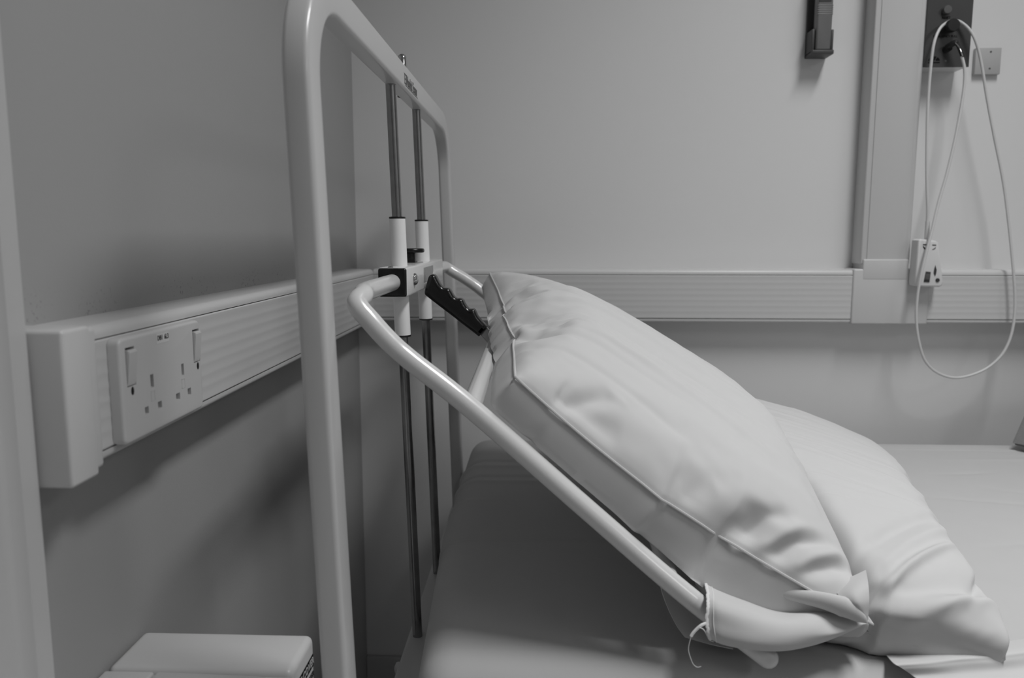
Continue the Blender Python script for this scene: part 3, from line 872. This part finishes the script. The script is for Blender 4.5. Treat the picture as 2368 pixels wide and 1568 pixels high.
box(.5245, .5665, ry-.002, WY, 1.3995, 1.4075, .0015, 2, bm=rh)
box(.5245, .5665, WY-.006, WY, 1.40, 1.53, .001, 2, bm=rh)
obj('cradle', rh, 'holder', t)

# ------------------------------------------------------------------ nurse call panel
pf = 1.5985
t = thing('nurse_call_panel', 'dark steel emergency call panel on a white box beside the upright trunking', 'call panel', (.78, WY, 1.37))
x0, x1, z0 = .7375, .8225, 1.3720
obj('back_box', box(x0, x1, pf+.0015, WY, z0, 1.55, .001, 1), 'plastic', t)
face = obj('face_plate', box(x0-.0005, x1+.0005, pf-.0005, pf+.002, z0-.0005, 1.551, .0004, 1), 'panel', t)
F0 = pf-.0005
obj('reset_button', lathe((.7718, F0+.0005, 1.4763), (0, -1, 0), [(.0080, 0), (.0080, .008), (.0074, .0095), (.0001, .0098)], 24), 'knob', t, label='round grey button')
obj('pull_knob', lathe((.7780, F0+.0005, 1.4445), (0, -1, 0), [(.0055, 0), (.0055, .010), (.0120, .011), (.0120, .022), (.0110, .0238), (.0001, .024)], 28), 'darkknob', t, label='round dark pull knob')
obj('lettering', text_bm('RESET', .0062, (.7735, F0-.0001, 1.4628), (1, 0, 0), (0, 0, 1), .0001, bold=.0002), 'band', face)
obj('lettering', text_bm('EMERGENCY PULL', .0056, (.7745, F0-.0001, 1.4285), (1, 0, 0), (0, 0, 1), .0001, bold=.00018), 'band', face)
em = B()
cx, cz = .7560, 1.3830
ol = [(cx + .0112*math.cos(a), cz + .0085*math.sin(a)) for a in [PI*k/14 for k in range(15)]]
def arcseg(a0, a1, r0, r1):
    k = [a0 + (a1-a0)*i/6 for i in range(7)]
    p = [(cx+r1*math.cos(a), F0-.0001, cz+r1*.78*math.sin(a)) for a in k] + [(cx+r0*math.cos(a), F0-.0001, cz+r0*.78*math.sin(a)) for a in k[::-1]]
    return slab(p, (0, 1, 0), .0003)
join(em, arcseg(.05, .95, .004, .0112)); join(em, arcseg(1.15, 2.0, .0006, .0112)); join(em, arcseg(2.2, 3.09, .004, .0112))
box(cx-.0112, cx+.0112, F0-.0003, F0+.0001, cz-.0040, cz-.0018, bm=em)
obj('emblem', em, 'band', face)
obj('screw', lathe((.7785, F0+.0004, 1.3830), (0, -1, 0), [(.0022, 0), (.0022, .0006), (.0001, .001)], 14), 'knob', t)
obj('jack_socket', lathe((.7765, F0+.0004, 1.4040), (.25, -1, .08), [(.0066, 0), (.0066, .006), (.0056, .0065), (.0056, .012), (.0001, .012)], 20), 'darkknob', t)

# blank plate
t = thing('blanking_plate', 'small blank plate with two screws right of the call panel', 'wall plate', (.885, WY, 1.365))
obj('face_plate', box(.8565, .9065, 1.6400, WY, 1.3655, 1.4165, .0015, 2), 'blank', t)
for z in (1.4085, 1.3765):
    obj('screw', lathe((.8855, 1.6403, z), (0, -1, 0), [(.0022, 0), (.0020, .0006), (.0001, .0008)], 14), 'knob', t)

# ------------------------------------------------------------------ call handset on its cable
t = thing('call_handset', 'white patient call handset hanging by a looped cable from the panel knob', 'call handset', (.762, 1.575, .948))
hy = 1.566
ol = [(.7385, 1.0385), (.7420, 1.0402), (.7700, 1.0360), (.7730, 1.0335), (.7905, .9560), (.7900, .9505), (.7860, .9480), (.7440, .9480), (.7395, .9490), (.7370, .9530)]
ol = [(ony(a, c, hy).x, ony(a, c, hy).z) for a, c in ((2124, 556), (2130, 552.5), (2164, 556.5), (2170, 560), (2182, 650), (2180, 660), (2173, 664), (2124, 663), (2117, 661), (2116, 652))]
hs = obj('body', slab([(x, hy+.015, z) for x, z in ol], (0, 1, 0), .030, .004, 4), 'handset', t)
def hpnt(a, c): return ony(a, c, hy-.0003)
def mark(pts, m='ink', th=.0004, name='printed_mark'):
    return obj(name, slab([hpnt(a, c) for a, c in pts], (0, 1, 0), th), m, hs)
obj('light_button', slab([hpnt(a, c) for a, c in ((2141, 628), (2152, 629), (2149, 653), (2136, 652))], (0, 1, 0), .0022, .0003), 'dark', hs, label='dark rocker button')
obj('light_button', slab([hpnt(a, c) for a, c in ((2140.5, 633), (2150, 633.5), (2148.2, 647), (2138, 646.5))], (0, 1, 0), .0038, .0004), 'knob', hs)
obj('call_button', lathe(hpnt(2168, 648), (0, -1, 0), [(.0040, 0), (.0038, .0012), (.0001, .0018)], 18), 'dark', hs, label='round dark button')
mark(((2163, 613), (2166, 624), (2165, 632), (2162, 640), (2159, 632), (2160, 624)))
mark(((2134, 569), (2136, 569), (2139, 575), (2142, 577), (2138, 577), (2135, 573)))
mark(((2143, 570), (2147, 570), (2147, 574), (2145, 576)))
mark(((2160, 575), (2164, 571), (2163, 575), (2159, 577.5), (2155, 577)))
mark(((2134.5, 564.5), (2149, 565), (2149, 567.5), (2134.5, 567)))
mark(((2156, 565.5), (2165, 566), (2165, 568.2), (2156, 567.6)))
cab = [(2143, 553, 1.580), (2144, 520, 1.580), (2145, 480, 1.578), (2143, 400, 1.577), (2144, 300, 1.577), (2147, 220, 1.577), (2153, 150, 1.576), (2160, 100, 1.576), (2173, 67, 1.582), (2190, 52, 1.589),
       (2206, 47.0, 1.5905), (2223, 52, 1.589), (2243, 70, 1.583), (2258, 100, 1.580), (2270, 150, 1.582), (2283, 230, 1.584), (2300, 320, 1.585), (2320, 420, 1.585), (2333, 520, 1.583), (2341, 600, 1.580), (2347, 680, 1.578), (2345, 740, 1.577),
       (2333, 790, 1.576), (2310, 828, 1.575), (2270, 858, 1.573), (2215, 873.5, 1.570), (2170, 863, 1.566), (2140, 835, 1.562), (2125, 790, 1.558), (2119, 740, 1.556), (2121, 690, 1.554), (2130, 635, 1.552), (2143, 580, 1.553), (2156, 530, 1.557),
       (2170, 470, 1.562), (2190, 400, 1.566), (2209, 320, 1.569), (2224, 240, 1.572), (2230.5, 190, 1.573), (2230, 155, 1.573), (2224, 130, 1.574)]
cp = catmull([ony(*q) for q in cab], 8)
obj('cable', tube(cp, .0027, 12), 'cable', t)
obj('strain_relief', tube([ony(*q) for q in ((2143, 556, 1.580), (2144, 535, 1.580), (2145, 512, 1.579))], .0044, 14, scales=[1.1, 1.0, .9]), 'cable', t)
pl = catmull([ony(*q) for q in ((2190, 110, 1.592), (2200, 103, 1.583), (2210, 99, 1.578), (2217, 108, 1.576), (2222, 120, 1.575), (2226.5, 132, 1.574))], 6)
obj('jack_plug', tube(pl, .0042, 14, scales=[1.3 if i < len(pl)*.45 else .85 for i in range(len(pl))]), 'darkknob', t, label='dark angled jack plug')
gl = catmull([ony(*q) for q in ((2209, 98.5, 1.5735), (2217, 108, 1.5715), (2222, 119, 1.5705), (2226, 130, 1.5705))], 6)
obj('plug_spring', tube(gl, .0012, 8), 'chrome', t, label='shiny metal spring')

# ------------------------------------------------------------------ grey bag at the far edge of the bed
g0 = ony(2335, 1028, 1.50); g1 = ony(2361, 978, 1.515)
base = Vector((g0.x, g0.y, MZ+.003))
b = bmesh.new()
bot = [Vector((base.x, 1.500, MZ+.012)), Vector((1.25, 1.18, MZ+.003)), Vector((1.55, 1.33, MZ+.003)), Vector((1.22, 1.555, MZ+.003))]
bot[0].z = g0.z
off = g1 - g0
top = [p + Vector((.055 if i in (0, 3) else -.03, .02 if i < 2 else .03, .125)) for i, p in enumerate(bot)]
vs = [b.verts.new(p) for p in bot+top]
for f in ((0, 1, 2, 3), (7, 6, 5, 4), (0, 4, 5, 1), (1, 5, 6, 2), (2, 6, 7, 3), (3, 7, 4, 0)): b.faces.new([vs[i] for i in f])
bmesh.ops.bevel(b, geom=b.edges[:], offset=.004, segments=2, affect='EDGES')
bmesh.ops.subdivide_edges(b, edges=b.edges[:], cuts=3, use_grid_fill=True)
gb = obj('folded_blanket', b, 'grey_fabric')
tag(gb, 'grey folded blanket corner on the sheet at the far right edge', 'blanket')

# ------------------------------------------------------------------ light: one recessed ceiling fitting, and an added fill lamp behind and right of the camera
def area(name, loc, sx, sy, power, spread=180):
    l = bpy.data.lights.new(name, 'AREA'); l.shape = 'RECTANGLE'; l.size = sx; l.size_y = sy; l.energy = power
    l.spread = math.radians(spread)
    o = bpy.data.objects.new(name, l); COL.objects.link(o); o.location = loc
    return o
lamp = area('ceiling_or_fill_light', (.84, .62, 2.58), .28, .85, 15, 112)
lamp.rotation_euler = (math.radians(4), math.radians(6), 0)
area('ceiling_or_fill_light', (2.6, -1.2, 2.58), .6, 1.2, 13, 180)  # unseen fill lamp, added to lift the shaded camera-facing sides
w = bpy.data.worlds.new('world'); scene.world = w; w.use_nodes = True
w.node_tree.nodes['Background'].inputs['Color'].default_value = (.5, .5, .5, 1)
w.node_tree.nodes['Background'].inputs['Strength'].default_value = .1

scene.view_settings.view_transform = 'Standard'
scene.view_settings.look = 'None'
scene.view_settings.exposure = 0.0
scene.view_settings.gamma = 1.0
scene.view_settings.use_curve_mapping = False
scene.cycles.use_denoising = True
scene.cycles.max_bounces = 8
scene.cycles.diffuse_bounces = 5
